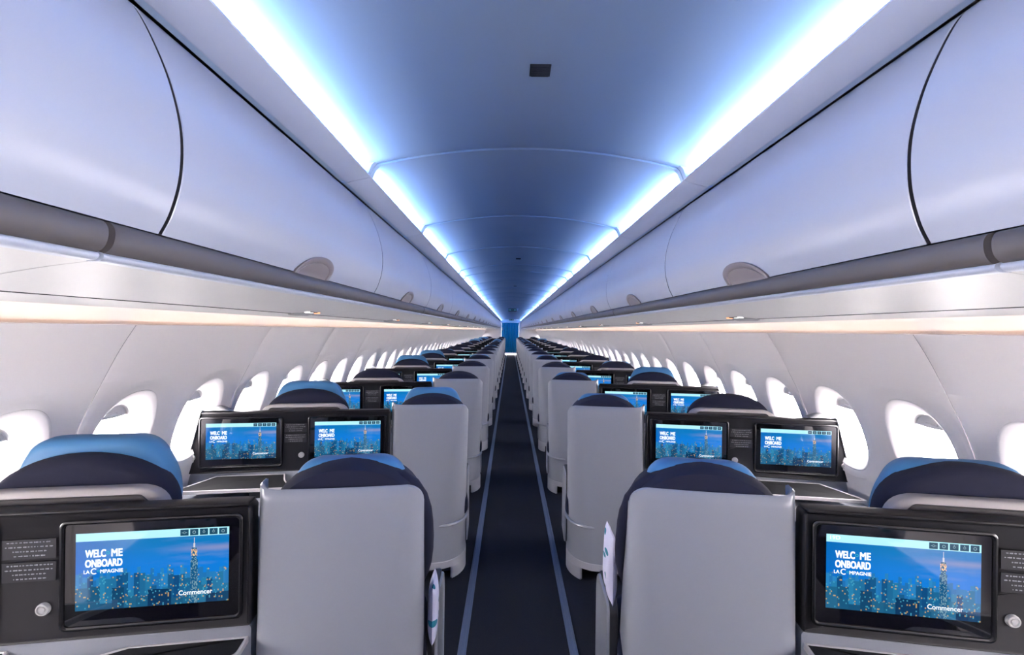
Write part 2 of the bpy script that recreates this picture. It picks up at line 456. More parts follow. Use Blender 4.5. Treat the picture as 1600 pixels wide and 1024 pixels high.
# ------------------------------------------------------------------ overhead bins
def smooth_prof(P, n=6):
    out = []
    for i in range(len(P)-1):
        p0 = Vector(P[max(i-1, 0)]); p1 = Vector(P[i]); p2 = Vector(P[i+1]); p3 = Vector(P[min(i+2, len(P)-1)])
        for k in range(n):
            t = k/n
            out.append(tuple(0.5*((2*p1)+(-p0+p2)*t+(2*p0-5*p1+4*p2-p3)*t*t+(-p0+3*p1-3*p2+p3)*t**3)))
    out.append(tuple(P[-1])); return out
BINP = smooth_prof([(0.772, 2.238), (0.742, 2.213), (0.709, 2.155), (0.676, 2.075), (0.656, 1.99), (0.656, 1.91), (0.672, 1.845), (0.692, 1.804)])
RAILP = smooth_prof([(0.702, 1.8030), (0.692, 1.8018), (0.684, 1.792), (0.683, 1.778), (0.688, 1.763), (0.700, 1.7535), (0.722, 1.752)], 4)
LIPP = smooth_prof([(0.716, 1.757), (0.702, 1.7535), (0.699, 1.7465), (0.708, 1.7405), (0.726, 1.7405)], 4)
BL = 1.29; bj = [0.82+BL*i for i in range(-2, 23)]
ORD = ['nearest', 'second', 'third', 'fourth', 'fifth', 'sixth', 'seventh', 'eighth', 'ninth', 'tenth', 'eleventh', 'twelfth', 'thirteenth', 'fourteenth',
       'fifteenth', 'sixteenth', 'seventeenth', 'eighteenth', 'nineteenth', 'twentieth', 'twenty-first', 'twenty-second', 'twenty-third', 'twenty-fourth']
def make_bin(s, L):
    t = empty('overhead_bin')
    g = 0.004
    # door: curved face with thickness and rounded rear/front edges
    m = MB(); rows = []
    for y, d in ((g, 0.022), (g, 0.0015), (g+0.0015, 0.0), (g+0.006, 0.0), (L-g-0.006, 0.0), (L-g-0.0015, 0.0), (L-g, 0.0015), (L-g, 0.022)):
        row = []
        for k, (x, z) in enumerate(BINP):
            a = Vector(BINP[max(k-1, 0)]); b = Vector(BINP[min(k+1, len(BINP)-1)]); tt = (b-a).normalized(); nx, nz = -tt.y, tt.x   # outward-from-aisle side
            if nx < 0: nx, nz = -nx, -nz
            row.append((s*(x+nx*d), y, z+nz*d))
        rows.append(row)
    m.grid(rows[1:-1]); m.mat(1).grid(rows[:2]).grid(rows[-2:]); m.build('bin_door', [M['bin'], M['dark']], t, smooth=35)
    # body behind the door
    m = MB()
    pr = [(0.80, 2.236), (0.772, 2.20), (0.735, 2.14), (0.70, 2.07), (0.68, 1.99), (0.68, 1.91), (0.695, 1.85), (0.712, 1.811), (1.29, 1.811), (1.29, 2.20)]
    m.loft([[(s*x, y, z) for x, z in pr] for y in (0.0005, L-0.0005)]); m.build('bin_body', M['dark'], t, smooth=0)
    # latch with raised rim, halfway along, lying on the lower door face
    c = L/2-0.025; m = MB(); m2 = MB()
    def facept(u, v, off):          # v = height above the bin's lower edge along the face
        zt = 1.800+v
        px = BINP[-1][0]
        for k in range(len(BINP)-1):
            (xa, za), (xb, zb) = BINP[k], BINP[k+1]
            if zb <= zt <= za: px = xa+(xb-xa)*(za-zt)/max(za-zb, 1e-6); break
        return (s*(px-off), c+u, zt)
    N = 28
    def arc(k, ru, rv, skew): a = pi*k/N; return (-ru*cos(a)-skew*sin(a), rv*sin(a)**0.85)
    R1 = [arc(k, 0.122, 0.066, -0.038) for k in range(N+1)]; R2 = [arc(k, 0.103, 0.050, -0.034) for k in range(N+1)]; R3 = [arc(k, 0.098, 0.046, -0.034) for k in range(N+1)]
    m.grid([[facept(u, v, 0.0) for u, v in R1], [facept(u, v, 0.0065) for u, v in R1], [facept(u*1.0, v, 0.0075) for u, v in [((a+b*9)/10, (c_+d*9)/10) for (a, c_), (b, d) in zip(R2, R1)]],
            [facept(u, v, 0.0070) for u, v in R2], [facept(u, v, 0.002) for u, v in R3]])
    m.build('latch_rim', M['latch'], t)
    m2.grid([[facept(u, v*j/6, 0.0035) for u, v in R3] for j in range(7)])
    m2.build('latch_paddle', M['latch'], t)
    return t
PSX = 1.30
def make_rail(s, L):
    """grip rail with its lip, one length"""
    t = empty('handrail')
    g = 0.006
    m = MB()
    m.loft([[(s*x, y, z) for x, z in RAILP+[(0.722, 1.80)]] for y in (g, L-g)]); m.build('grip', M['rail'], t)
    m = MB()
    m.loft([[(s*x, y, z) for x, z in LIPP+[(0.726, 1.757)]] for y in (0.004, L-0.004)]); m.build('lip', M['lip'], t)
    return t
RJ = [-1.87, 0.71]          # rail joints every three bins or so
while RJ[-1] < 28.5: RJ.append(RJ[-1]+(2.58 if len(RJ) % 2 else 2.58))
RJ[-1] = 30.0
for s in (-1, 1):
    side = 'left' if s < 0 else 'right'
    proto = make_bin(s, BL)
    for i, y in enumerate(bj):
        L = BL
        o = proto if i == 0 else copy_tree(proto)
        o.location = (0, y, 0)
        if y+BL > 30.001:
            for q in [o]+list(o.children_recursive): bpy.data.objects.remove(q)
            break
        k = i-1
        tag(o, '%s pale overhead bin on the %s with a taupe half-oval latch' % (ORD[max(k, 0)].capitalize(), side) if k >= 0 else 'pale overhead bin on the %s just behind the nearest one' % side, 'overhead bin', 'overhead bins on the %s side' % side)
    for i in range(len(RJ)-1):
        t = make_rail(s, RJ[i+1]-RJ[i]); t.location = (0, RJ[i], 0)
        tag(t, '%s length of dark grey grip rail under the %s overhead bins' % (ORD[i].capitalize(), side), 'handrail', 'grip rails under the bins')
    # passenger service channel under the bins
    pj = [-1.7, 0.72]
    while pj[-1] < 28.6: pj.append(pj[-1]+PITCH)
    pj[-1] = 30.0
    for i in range(len(pj)-1):
        y0, y1 = pj[i], pj[i+1]
        P = smooth_prof([(0.722, 1.7425), (0.74, 1.7395), (0.80, 1.7325), (0.90, 1.7185), (1.002, 1.7015)], 4)
        P2 = [(1.002, 1.7015), (1.003, 1.712), (1.011, 1.712), (1.012, 1.7000)]
        P3 = smooth_prof([(1.012, 1.7000), (1.10, 1.6975), (1.22, 1.6950), (1.285, 1.6955), (1.30, 1.700), (1.305, 1.712)], 4)
        nseg = 14
        m = MB()
        # panel ends sweep forward towards the wall, as the joint lines do in the cabin
        for mi, PP in ((0, P), (1, P2), (0, P3)):
            rows = []
            for k in range(nseg+1):
                f = k/nseg; rows.append([])
                for (x, z) in PP:
                    sw = 0.10*((x-0.72)/0.58)**1.5
                    rows[-1].append((s*x, y0+sw+0.0015+(y1-y0-0.003)*f, z))
            m.mat(mi).grid(rows)
        tag(m.build('trim_%d' % n_trim, [M['psu'], M['dark']], smooth=30), kind='structure'); n_trim += 1
    # upper surface of the warm cove between service panel and wall
    P = smooth_prof([(1.305, 1.702), (1.36, 1.709), (1.45, 1.722), (1.56, 1.726), (1.64, 1.708), (1.68, 1.66), (1.69, 1.60)], 5)
    m = MB().grid([[(s*x, y, z) for x, z in P] for y in (YB, Y1)])
    tag(m.build('trim_%d' % n_trim, M['wall']), kind='structure'); n_trim += 1
    # closing strip over service panels
    m = MB().box(min(s*0.72, s*1.31), max(s*0.72, s*1.31), YB, Y1, 1.742, 1.75); tag(m.build('trim_%d' % n_trim, M['seam'], smooth=0), kind='structure'); n_trim += 1

# service units with reading lights
def make_psu(s):
    t = empty('reading_light_unit')
    n = 26
    def zs(x): return 1.7015+(1.002-x)*0.166 if x < 1.002 else 1.7000-(x-1.012)*0.026
    # oval speaker cover
    m = MB()
    for (a, b, dz) in ((0.088, 0.046, 0.001),):
        rings = []
        for f, d in ((1.0, 0.0), (0.97, -0.004), (0.85, -0.006), (0.02, -0.007)):
            rings.append([(s*(1.00+b*f*sin(2*pi*k/n)), a*f*cos(2*pi*k/n), zs(1.00+b*f*sin(2*pi*k/n))+d) for k in range(n)])
        m.loft(rings, False, True)
    m.build('oval_cover', M['greypl'], t)
    m = MB(); 
    for dy, r, mi in ((0.050, 0.013, 0), (-0.012, 0.010, 1), (-0.045, 0.010, 1)):
        mm = MB().disc_lathe((s*0.955, dy, zs(0.955)), [(r*1.25, 0.001), (r*1.25, -0.003), (r, -0.005), (r*0.1, -0.0055)], 'z', 16)
        mm.build('lens', M['amber'] if mi == 0 else M['spot'], t)
    m = MB().box(min(s*0.94, s*0.972), max(s*0.94, s*0.972), -0.03, 0.03, zs(0.955)-0.002, zs(0.955)+0.001); m.build('switch_strip', M['dark'], t, smooth=0)
    return t
for s in (-1, 1):
    side = 'left' if s < 0 else 'right'
    pr = make_psu(s)
    for i in range(18):
        o = pr if i == 0 else copy_tree(pr)
        o.location = (0, 2.05+1.51*i, 0)
        tag(o, 'Oval grey reading light unit under the %s bins, %s from the camera' % (side, ORD[i]), 'reading light', 'reading light units under the bins')

# ------------------------------------------------------------------ side walls with windows
WP = smooth_prof([(1.600, 1.642), (1.668, 1.535), (1.745, 1.39), (1.815, 1.25), (1.875, 1.10), (1.935, 0.93), (1.985, 0.78), (2.03, 0.55), (2.04, 0.30), (2.02, 0.0)], 6)
def wx(z):
    for k in range(len(WP)-1):
        (xa, za), (xb, zb) = WP[k], WP[k+1]
        if zb <= z <= za: return xa+(xb-xa)*(za-z)/max(za-zb, 1e-9)
    return WP[0][0] if z > WP[0][1] else WP[-1][0]
WZ0, WZ1 = 0.80, 1.40; WC = 1.09; WH = 0.5345
def make_wall_panel(s, L):
    m = MB()
    def edge(y):       # small rolled edges at the joints
        d = min(y, L-y); return 0.006*max(0.0, 1-d/0.008)
    ys = [0.0015, 0.004, 0.008]+[0.008+(L-0.016)*k/10 for k in range(1, 10)]+[L-0.008, L-0.004, L-0.0015]
    zs1 = [1.642+0.0*k for k in (0,)]+[1.642-(1.642-WZ1)*k/10 for k in range(1, 11)]
    m.grid([[(s*(wx(z)+edge(y)), y, z) for y in ys] for z in zs1])
    # top lip turned outward and slightly up
    m.grid([[(s*(1.600+a), y, 1.642+b) for y in (0.0015, L-0.0015)] for a, b in ((0.0, 0.0), (0.003, 0.004), (0.012, 0.003), (0.02, -0.01))])
    zs2 = [WZ0*(1-k/14) for k in range(15)]
    m.grid([[(s*(wx(z)+edge(y)), y, z) for y in ys] for z in zs2])
    # two window cells
    N = 64
    for j in range(2):
        ya, yb = (0.0015, L/2) if j == 0 else (L/2, L-0.0015)
        cyy = L/4 if j == 0 else 3*L/4
        hw, hz0, hz1 = None, WC-WZ0, WZ1-WC
        rings = []
        def P(y, z, off): return (s*(wx(z)+off+edge(y)), y, z)
        rect = []
        for k in range(N):
            a = 2*pi*k/N; ca, sa = cos(a), sin(a)
            hy = (yb-cyy) if ca > 0 else (cyy-ya); hz = hz1 if sa > 0 else hz0
            f = min(hy/abs(ca) if abs(ca) > 1e-6 else 9, hz/abs(sa) if abs(sa) > 1e-6 else 9)
            rect.append((cyy+ca*f, WC+sa*f))
        # snap corners
        for cxn, czn in ((yb, WZ1), (ya, WZ1), (ya, WZ0), (yb, WZ0)):
            b = min(range(N), key=lambda q: (rect[q][0]-cxn)**2+(rect[q][1]-czn)**2); rect[b] = (cxn, czn)
        def ell(a, b, e=2.35):
            out = []
            for k in range(N):
                t = 2*pi*k/N; ct, st = cos(t), sin(t)
                rr_ = (abs(ct/a)**e+abs(st/b)**e)**(-1/e)
                out.append((cyy+ct*rr_, WC+st*rr_))
            return out
        rings.append([P(y, z, 0.0) for y, z in rect])
        e0 = ell(0.243, 0.283, 2.6)
        for q in (0.4, 0.75): rings.append([P(ry+(ey-ry)*q, rz+(ez-rz)*q, 0) for (ry, rz), (ey, ez) in zip(rect, e0)])
        for a, b, off in ((0.243, 0.283, 0.0), (0.225, 0.272, 0.002), (0.200, 0.255, 0.008), (0.184, 0.244, 0.0135), (0.1825, 0.2425, 0.0120), (0.178, 0.239, 0.0125), (0.174, 0.235, 0.0155), (0.168, 0.229, 0.020), (0.152, 0.212, 0.034), (0.137, 0.195, 0.058), (0.126, 0.182, 0.078), (0.121, 0.176, 0.090), (0.119, 0.174, 0.100)):
            rings.append([(s*(wx(z)*0.35+(wx(WC)+(wx(z)-wx(WC))*0.9)*0.65+off), y, z) for y, z in ell(a, b)])
        m.grid(rings, True)
    return m
JW = 1.069; wj0 = 1.88-3*JW
wallpanels = int(math.ceil((Y1-wj0)/JW))
wcount = 0
for s in (-1, 1):
    side = 'left' if s < 0 else 'right'
    proto = None
    for i in range(wallpanels):
        y = wj0+JW*i
        if proto is None:
            o = proto = make_wall_panel(s, JW).build('wall_'+side, M['wall'], smooth=35)
        else:
            o = proto.copy(); COL.objects.link(o)
        o.location = (0, y, 0); tag(o, kind='structure')
        # warm strip lamp behind the wall's top edge
        m = MB()
        m.mat(0).box(min(s*1.632, s*1.662), max(s*1.632, s*1.662), 0.03, JW-0.03, 1.628, 1.634)
        m.mat(1).add([(s*1.634, 0.03, 1.6345), (s*1.660, 0.03, 1.6345), (s*1.660, JW-0.03, 1.6345), (s*1.634, JW-0.03, 1.6345)], [[0, 1, 2, 3] if s > 0 else [3, 2, 1, 0]])
        if i == 0: wl = wlp = m.build('wall_light', [M['greypl'], M['warm']], smooth=0, weld=False, fix=False)
        else: wl = wlp.copy(); COL.objects.link(wl)
        wl.location = (0, y, 0)
        tag(wl, 'warm light strip on top of the %s wall panel, %s from the camera' % (side, ORD[min(max(i-2, 0), 23)]) if i >= 2 else 'warm light strip on the %s wall behind the camera' % side, 'wall light', 'warm light strips above the windows')
    m = MB().grid([[(s*2.12, yy, zz) for yy in (YB, Y1)] for zz in (-0.05, 0.70)]).grid([[(s*(wx(zz)+0.02), yy, zz) for yy in (YB, Y1)] for zz in (0.70, 0.0)])
    # windows
    pw = None; wn_i = 0
    for i in range(wallpanels):
        for j in range(2):
            y = wj0+JW*i+JW*(0.25+0.5*j)
            wcount += 1; wn_i += 1
            if pw is None:
                t = empty('window_%d' % wcount, (s*wx(WC), y, WC)); pw = t
                N = 48
                def ell(a, b, e=2.35):
                    out = []
                    for k in range(N):
                        q = 2*pi*k/N; ct, st = cos(q), sin(q); r_ = (abs(ct/a)**e+abs(st/b)**e)**(-1/e); out.append((ct*r_, st*r_))
                    return out
                def X(z, off): return s*((wx(WC+z)*0.35+(wx(WC)+(wx(WC+z)-wx(WC))*0.9)*0.65)-wx(WC)+off)
                # frame ring closing the funnel, and sleeve to the outer pane
                fr = MB().grid([[(X(z, o), yy, z) for yy, z in ell(a, b)] for a, b, o in ((0.1195, 0.1745, 0.097), (0.116, 0.170, 0.099), (0.114, 0.168, 0.104), (0.114, 0.168, 0.125))], True)
                fr.build('window_frame', M['reveal'], t)
                pn = MB().add([(X(z, 0.120), yy, z) for yy, z in ell(0.1145, 0.1685)], [list(range(N))]); pn.build('window_pane', M['pane'], t, smooth=0, fix=False)
                # shade pulled a finger's width down, with a finger tab
                sh = MB(); cols = []
                zl = 0.118
                for k in range(25):
                    yy = -0.1+0.2*k/24
                    zt = 0.168*(1-(abs(yy)/0.114)**2.35)**(1/2.35)
                    zl_ = min(zl-0.008*(1-(yy/0.1)**2), zt)
                    cols.append([(X(zt, 0.108), yy, zt), (X(zl_, 0.108), yy, zl_), (X(zl_, 0.102), yy, zl_-0.002)])
                sh.grid(cols); shd = sh.build('window_shade', M['reveal'], t)
                tb = MB().box(-0.03, 0.03, -0.004, 0.004, -0.006, 0.006, 0.003)
                tb.v = [(X(0.125, 0.101)+v[1], v[0], 0.127+v[2]) for v in tb.v]
                tb.build('shade_tab', M['reveal'], shd)
            else:
                t = copy_tree(pw); t.name = 'window_%d' % wcount; t.location = (s*wx(WC), y, WC)
            tag(t, kind='structure')

# behind-the-joint liner so that the sidewall seams read grey, not sky
for s in (-1, 1):
    m = MB()
    for i in range(wallpanels+1):
        y = wj0+JW*i
        m.grid([[(s*(wx(z)+0.008), y+dy, z) for dy in (-0.02, 0.02)] for z in [1.642-1.642*k/24 for k in range(25)]])
    tag(m.build('trim_%d' % n_trim, M['seam'], smooth=30), kind='structure'); n_trim += 1
    # top closing piece outside cove, to stop daylight leaking
    m = MB().grid([[(s*x, y, z) for x, z in ((1.64, 1.72), (1.74, 1.70), (1.74, 1.60), (1.76, 1.45))] for y in (YB, Y1)])
    tag(m.build('trim_%d' % n_trim, M['seam'], smooth=30), kind='structure'); n_trim += 1
# unseen crown and outer lining, added to stop sky light leaking above the bins
P = [(-1.76, 1.45), (-1.76, 1.75), (-1.66, 2.05), (-1.2, 2.36), (-0.8, 2.46), (0.8, 2.46), (1.2, 2.36), (1.66, 2.05), (1.76, 1.75), (1.76, 1.45)]
m = MB().grid([[(x, y, z) for x, z in P] for y in (YB-0.05, 33.6)]); tag(m.build('ceiling', M['seam'], smooth=0), kind='structure')
# rear closure of the cabin behind the camera
m = MB().box(-2.15, 2.15, YB-0.05, YB, -0.05, 2.45); tag(m.build('wall_rear', M['partition'], smooth=0), kind='structure')

# ------------------------------------------------------------------ front partition, curtain, galley behind
m = MB()
m.box(-2.1, -0.63, Y1, Y1+0.04, 0, 2.30); tag(m.build('wall_front', M['partition'], smooth=0), kind='structure')
m = MB(); m.box(0.53, 2.1, Y1, Y1+0.04, 0, 2.30); tag(m.build('wall_front', M['partition'], smooth=0), kind='structure')
m = MB(); m.box(-2.1, 2.1, Y1-0.01, Y1+0.05, 2.14, 2.42); tag(m.build('wall_front', M['ledge'], smooth=0), kind='structure')
for s in (-1, 1):
    # lower partition rounded at the window side
    m = MB(); o_ = [(0.0, 0.0), (1.32, 0.0), (1.32, 1.2), (1.27, 1.38), (1.17, 1.53), (1.0, 1.61), (0.0, 1.62)]
    o_ = [(x+ (0.55 if s > 0 else 0.65), z) for x, z in round_poly(o_, 0.08)]
    slab(m, o_, [(0.0, 0.012), (0.003, 0.003), (0.012, 0), (0.05, 0)]); m.v = [(s*x, y+29.5, z) for x, y, z in m.v]
    mm = m.build('cabin_partition', M['partition'])
    tag(mm, 'white partition with rounded top corner at the far %s of the curtain' % ('left' if s < 0 else 'right'), 'partition')
c = MB(); rows = []
for z in [0.16+k*(2.118-0.16)/8 for k in range(9)]:
    rows.append([(-0.62+1.14*k/120, 29.9+0.035*sin(k/120*2*pi*11)+0.012*sin(k*0.9), z) for k in range(121)])
c.grid(rows); cu = c.build('curtain', M['curtain']); tag(cu, 'bright blue pleated curtain closing the aisle at the far end', 'curtain')
cu_t = MB().box(-0.575, -0.545, 29.84, 29.86, 1.62, 1.80, 0.003); cu_t.build('curtain_strap', M['partition'], cu)
m = MB().tube([(-0.64, 29.9, 2.129), (0.54, 29.9, 2.129)], 0.012); tag(m.build('curtain_rail', M['rim']), 'slim pale rail the blue curtain hangs from', 'curtain rail')
tag(MB().box(-1.2, 1.2, 33.5, 33.55, 0, 2.3).build('wall_galley', M['partition'], smooth=0), kind='structure')
tag(MB().box(-1.2, 1.2, 30.0, 33.5, 2.3, 2.33).build('ceiling', M['ceil'], smooth=0), kind='structure')
tag(MB().box(-0.5, 0.5, 30.6, 31.6, 2.28, 2.298).build('galley_light', M['galley'], smooth=0), 'bright galley lamp whose glow shows under the blue curtain', 'ceiling light')
m = MB().box(-0.55, 0.45, 30.15, 31.5, 0.001, 0.006); tag(m.build('galley_lit_floor', M['spot'] if False else M['partition'], smooth=0), 'pale slab standing in for the lit galley floor under the blue curtain', 'lit floor slab')  # pale slab puts the lit look of the galley floor into its colour

# ------------------------------------------------------------------ seats
TH = radians(9.0)
def plan(z, n=40):
    """plan curve of the shell at height z: from the aisle-side front edge round the back to the inner edge"""
    f = min(max((1.14-z)/1.02, 0), 1)
    g = f*f*(3-2*f)
    xa = -0.238
    rx = 0.05+0.15*g**0.7; ry = 0.035+0.20*g**0.8
    ext = max(0.04+0.42*f**0.85, ry+0.012)
    P = [(xa, ext), (xa, (ext*2+ry)/3), (xa, (ext+2*ry)/3)]
    for k in range(13):
        t = pi/2*k/12; P.append((xa+rx*(1-cos(t)), ry*(1-sin(t))))
    x0 = xa+rx
    for k in range(1, 6): P.append((x0+(0.205-x0)*k/5, 0.0-0.006*sin(pi*k/5)))
    P += [(0.235, 0.004), (0.252, 0.016), (0.261, 0.038), (0.264, 0.075)]
    return P
def shell_mesh():
    m = MB()
    def top(x):       # height of the top rim, with the raised ear at the inner corner
        t = 1.140
        q = min(1.0, max(0.0, (-x-0.186)/0.052)); t -= 0.05*(1-sqrt(max(0, 1-q*q)))
        q = min(1.0, max(0.0, (x-0.222)/0.038)); t += 0.013*q*q*(3-2*q)
        return t
    nz = 30
    rows = []
    base = plan(0.7)
    for i in range(nz+1):
        f = i/nz
        row = []
        n = len(base)
        for j in range(n):
            # two passes: height depends on x
            z = 0.118+(1.14-0.118)*f
            x, y = plan(z)[j]
            tz = top(x)
            tz -= 0.018*max(0, 1-j/5)
            z = 0.118+(tz-0.118)*f
            x, y = plan(z)[j]
            lean = 0.020*(z-0.5)/0.6
            row.append((x, y+lean, z))
        rows.append(row)
    inner = [[(x*0.965+0.0, y+0.014, z) for x, y, z in r] for r in rows]
    rim = [(a[0]*0.985, a[1]+0.006, a[2]+0.005) for a in rows[-1]]
    m.grid(rows+[rim]+inner[::-1])
    return m
def arcplan(z, out=0.0, j0=0, j1=None, n=None):
    P = plan(z); P = P[j0:j1]
    res = []
    for k, (x, y) in enumerate(P):
        a = Vector(P[max(k-1, 0)]); b = Vector(P[min(k+1, len(P)-1)]); t = (b-a).normalized()
        nx, ny = t.y, -t.x
        res.append((x+nx*out*(1 if True else -1), y+ny*out))
    return res
def lean(z): return 0.020*(z-0.5)/0.6
def back_outline(w=0.262, top=1.215, base=0.42, zc_=1.0, e=0.68, aisle=True):
    if aisle: pts = [(-0.12, 0.50), (0.22, 0.50), (0.225, 0.66), (min(w, 0.25), 0.84)]
    else: pts = [(-0.25, base), (0.25, base), (w, 0.62), (w+0.001, 0.82)]
    n = 26
    for k in range(n+1):
        a = pi*k/n
        ww = w if cos(a) < 0 or not aisle else min(w, 0.25)
        pts.append((ww*cos(a), zc_+(top-zc_)*max(sin(a), 0)**e))
    if aisle: pts += [(-w+0.014, 0.92), (-w+0.040, 0.80), (-0.165, 0.64)]
    else: pts += [(-w-0.001, 0.82), (-w, 0.62)]
    return pts
def make_seat(s, kind, front=False):
    t = empty('aisle_seat' if kind == 'aisle' else 'window_seat')
    fl = (lambda m: m.mirror() if s < 0 else m)
    if kind == 'aisle':
        fl(shell_mesh()).build('seat_shell', M['shell'], t, smooth=50)
        # skirt with a notch
        m = MB()
        def skirt(j0, j1, z0, z1, o=0.004):
            rws = []
            for z, oo in ((z0, o), (z0+0.001, o+0.001), (z1-0.003, o+0.001), (z1, o-0.002)):
                rws.append([(x, y+lean(z), z) for x, y in arcplan(0.12, oo, j0, j1)])
            inn = [[(x, y+lean(z), z) for x, y in arcplan(0.12, -0.012, j0, j1)] for z in (z1, z0)]
            m.grid(rws+inn+[rws[0]])
        n = len(plan(0.12))
        skirt(0, n, 0.078, 0.122)
        skirt(0, 12, 0.0, 0.080, 0.0035)
        skirt(n-5, n, 0.0, 0.080, 0.0035)
        fl(m).build('base_skirt', M['skirt'], t)
        m = MB().box(-0.20, 0.20, 0.10, 0.55, 0.0, 0.30, 0.01); fl(m).build('seat_base', M['dark'], t)
        # bumper bar wrapping the aisle corner, its front end turning up
        pts = [(x, y+lean(0.355), 0.355-0.0*k) for k, (x, y) in enumerate(arcplan(0.355, 0.008, 3, 16))][::-1]
        x0, y0, z0 = pts[-1]
        ups = [(x0, y0+0.02, z0+0.006), (x0, y0+0.035, z0+0.02), (x0, y0+0.042, z0+0.05), (x0, y0+0.045, z0+0.10)]
        rad = [0.004]+[0.010]*(len(pts)+len(ups)-2)+[0.004]
        fl(MB().tube(pts+ups, rad, 8)).build('bumper_bar', M['shell'], t)
        yb0 = 0.030
    else:
        # low shell with a greige rim standing behind the monitor console
        m = MB(); o_ = round_poly([(-0.28, 0.30), (0.28, 0.30), (0.275, 1.148), (-0.275, 1.148)], [0.02, 0.02, 0.10, 0.10], 8)
        slab(m, o_, [(0.0, 0.02), (0.004, 0.006), (0.012, 0.0), (0.040, 0.0), (0.046, 0.006), (0.048, 0.02)])
        fl(m).build('seat_shell', M['shellrim'], t)
        m = MB(); o_ = round_poly([(-0.255, 0.32), (0.255, 0.32), (0.255, 1.075), (0.205, 1.128), (-0.205, 1.128), (-0.255, 1.075)], 0.012, 4)
        slab(m, o_, [(-0.003, 0.004), (-0.006, 0.001), (-0.004, 0.0), (0.002, 0.0)])
        fl(m).build('back_insert', M['insert'], t)
        yb0 = 0.045
    m = MB()
    if kind == 'window':
        slab(m, back_outline(aisle=False), [(yb0, 0.035), (yb0+0.004, 0.016), (yb0+0.018, 0.004), (yb0+0.045, 0.0), (yb0+0.075, 0.003), (yb0+0.095, 0.016), (yb0+0.10, 0.04)])
    else:
        slab(m, back_outline(0.236), [(yb0, 0.040), (yb0+0.005, 0.020), (yb0+0.03, 0.008), (yb0+0.06, 0.0), (yb0+0.135, 0.003), (yb0+0.155, 0.016), (yb0+0.16, 0.04)])
    bk = fl(m).build('backrest', M['navy'], t)
    if front:        # nearest seat: a navy bolster follows the shell's aisle edge
        pts = [(-0.232, 0.275, 0.70), (-0.240, 0.250, 0.75), (-0.245, 0.225, 0.80), (-0.246, 0.195, 0.86), (-0.245, 0.168, 0.92), (-0.242, 0.142, 0.98), (-0.236, 0.120, 1.03), (-0.224, 0.100, 1.08), (-0.200, 0.088, 1.125), (-0.165, 0.08, 1.16), (-0.12, 0.08, 1.175)]
        pts = [(a.x, a.y, a.z) for a in [Vector(p) for p in pts]]
        fl(MB().tube(pts, [0.004, 0.014, 0.020, 0.024, 0.026, 0.027, 0.027, 0.026, 0.024, 0.018, 0.006], 12)).build('side_bolster', M['navy'], t)
    # stitched seam, an arc on the rear of the cushion
    pts = []
    for k in range(25):
        a = pi*(0.06+0.88*k/24); pts.append(((0.232 if kind == 'window' else 0.212)*cos(a), yb0+0.0065, 1.0+0.182*sin(a)**0.72))
    fl(MB().tube(pts, 0.0022, 6)).build('piping', M['seamt'], bk)
    # headrest cover: wide soft blue block worn on the front of the cushion
    hw = 0.222
    o_ = round_poly([(-hw-0.012, 1.00), (hw+0.012, 1.00), (hw+0.012, 1.12), (hw-0.055, 1.262), (-hw+0.055, 1.262), (-hw-0.012, 1.12)], [0.05, 0.05, 0.08, 0.10, 0.10, 0.08], 8)
    m = MB(); slab(m, o_, [(yb0+0.052, 0.03), (yb0+0.056, 0.014), (yb0+0.070, 0.003), (yb0+0.10, 0.0), (yb0+0.135, 0.006), (yb0+0.150, 0.022), (yb0+0.153, 0.05)])
    fl(m).build('headrest', M['blue'], t)
    # seat cushion, leg rest, arms
    m = MB(); o_ = rr(0, 0, 0.50, 0.15, 0.05); rings = []
    for y, i_ in ((0.12, 0.03), (0.13, 0.008), (0.16, 0.0), (0.52, 0.0), (0.57, 0.01), (0.59, 0.035)): rings.append([(x, y, z+0.43) for x, z in inset(o_, i_)])
    m.loft(rings); fl(m).build('seat_cushion', M['navy'], t)
    m = MB().box(-0.23, 0.23, 0.575, 0.64, 0.12, 0.40, 0.02); fl(m).build('leg_rest', M['navy'], t)
    if kind == 'aisle':
        # arm side: stands parallel to the aisle, ahead of the shell
        o_ = round_poly([(0.30, 0.10), (0.60, 0.10), (0.60, 0.52), (0.56, 0.59), (0.36, 0.60), (0.30, 0.59)], 0.04, 5)
        K = 0.107
        m = MB(); m.loft([[(x-K*y, y, z) for y, z in inset(o_, i_)] for x, i_ in ((-0.252, 0.010), (-0.256, 0.004), (-0.251, 0.0), (-0.246, 0.0))])
        fl(m).build('arm_side', M['shell'], t)
        m = MB(); m.loft([[(x-K*y, y, z) for y, z in inset(o_, i_)] for x, i_ in ((-0.2455, -0.008), (-0.240, -0.012), (-0.220, -0.012), (-0.216, -0.004))])
        fl(m).build('arm_pad', M['placard'], t)
    return t
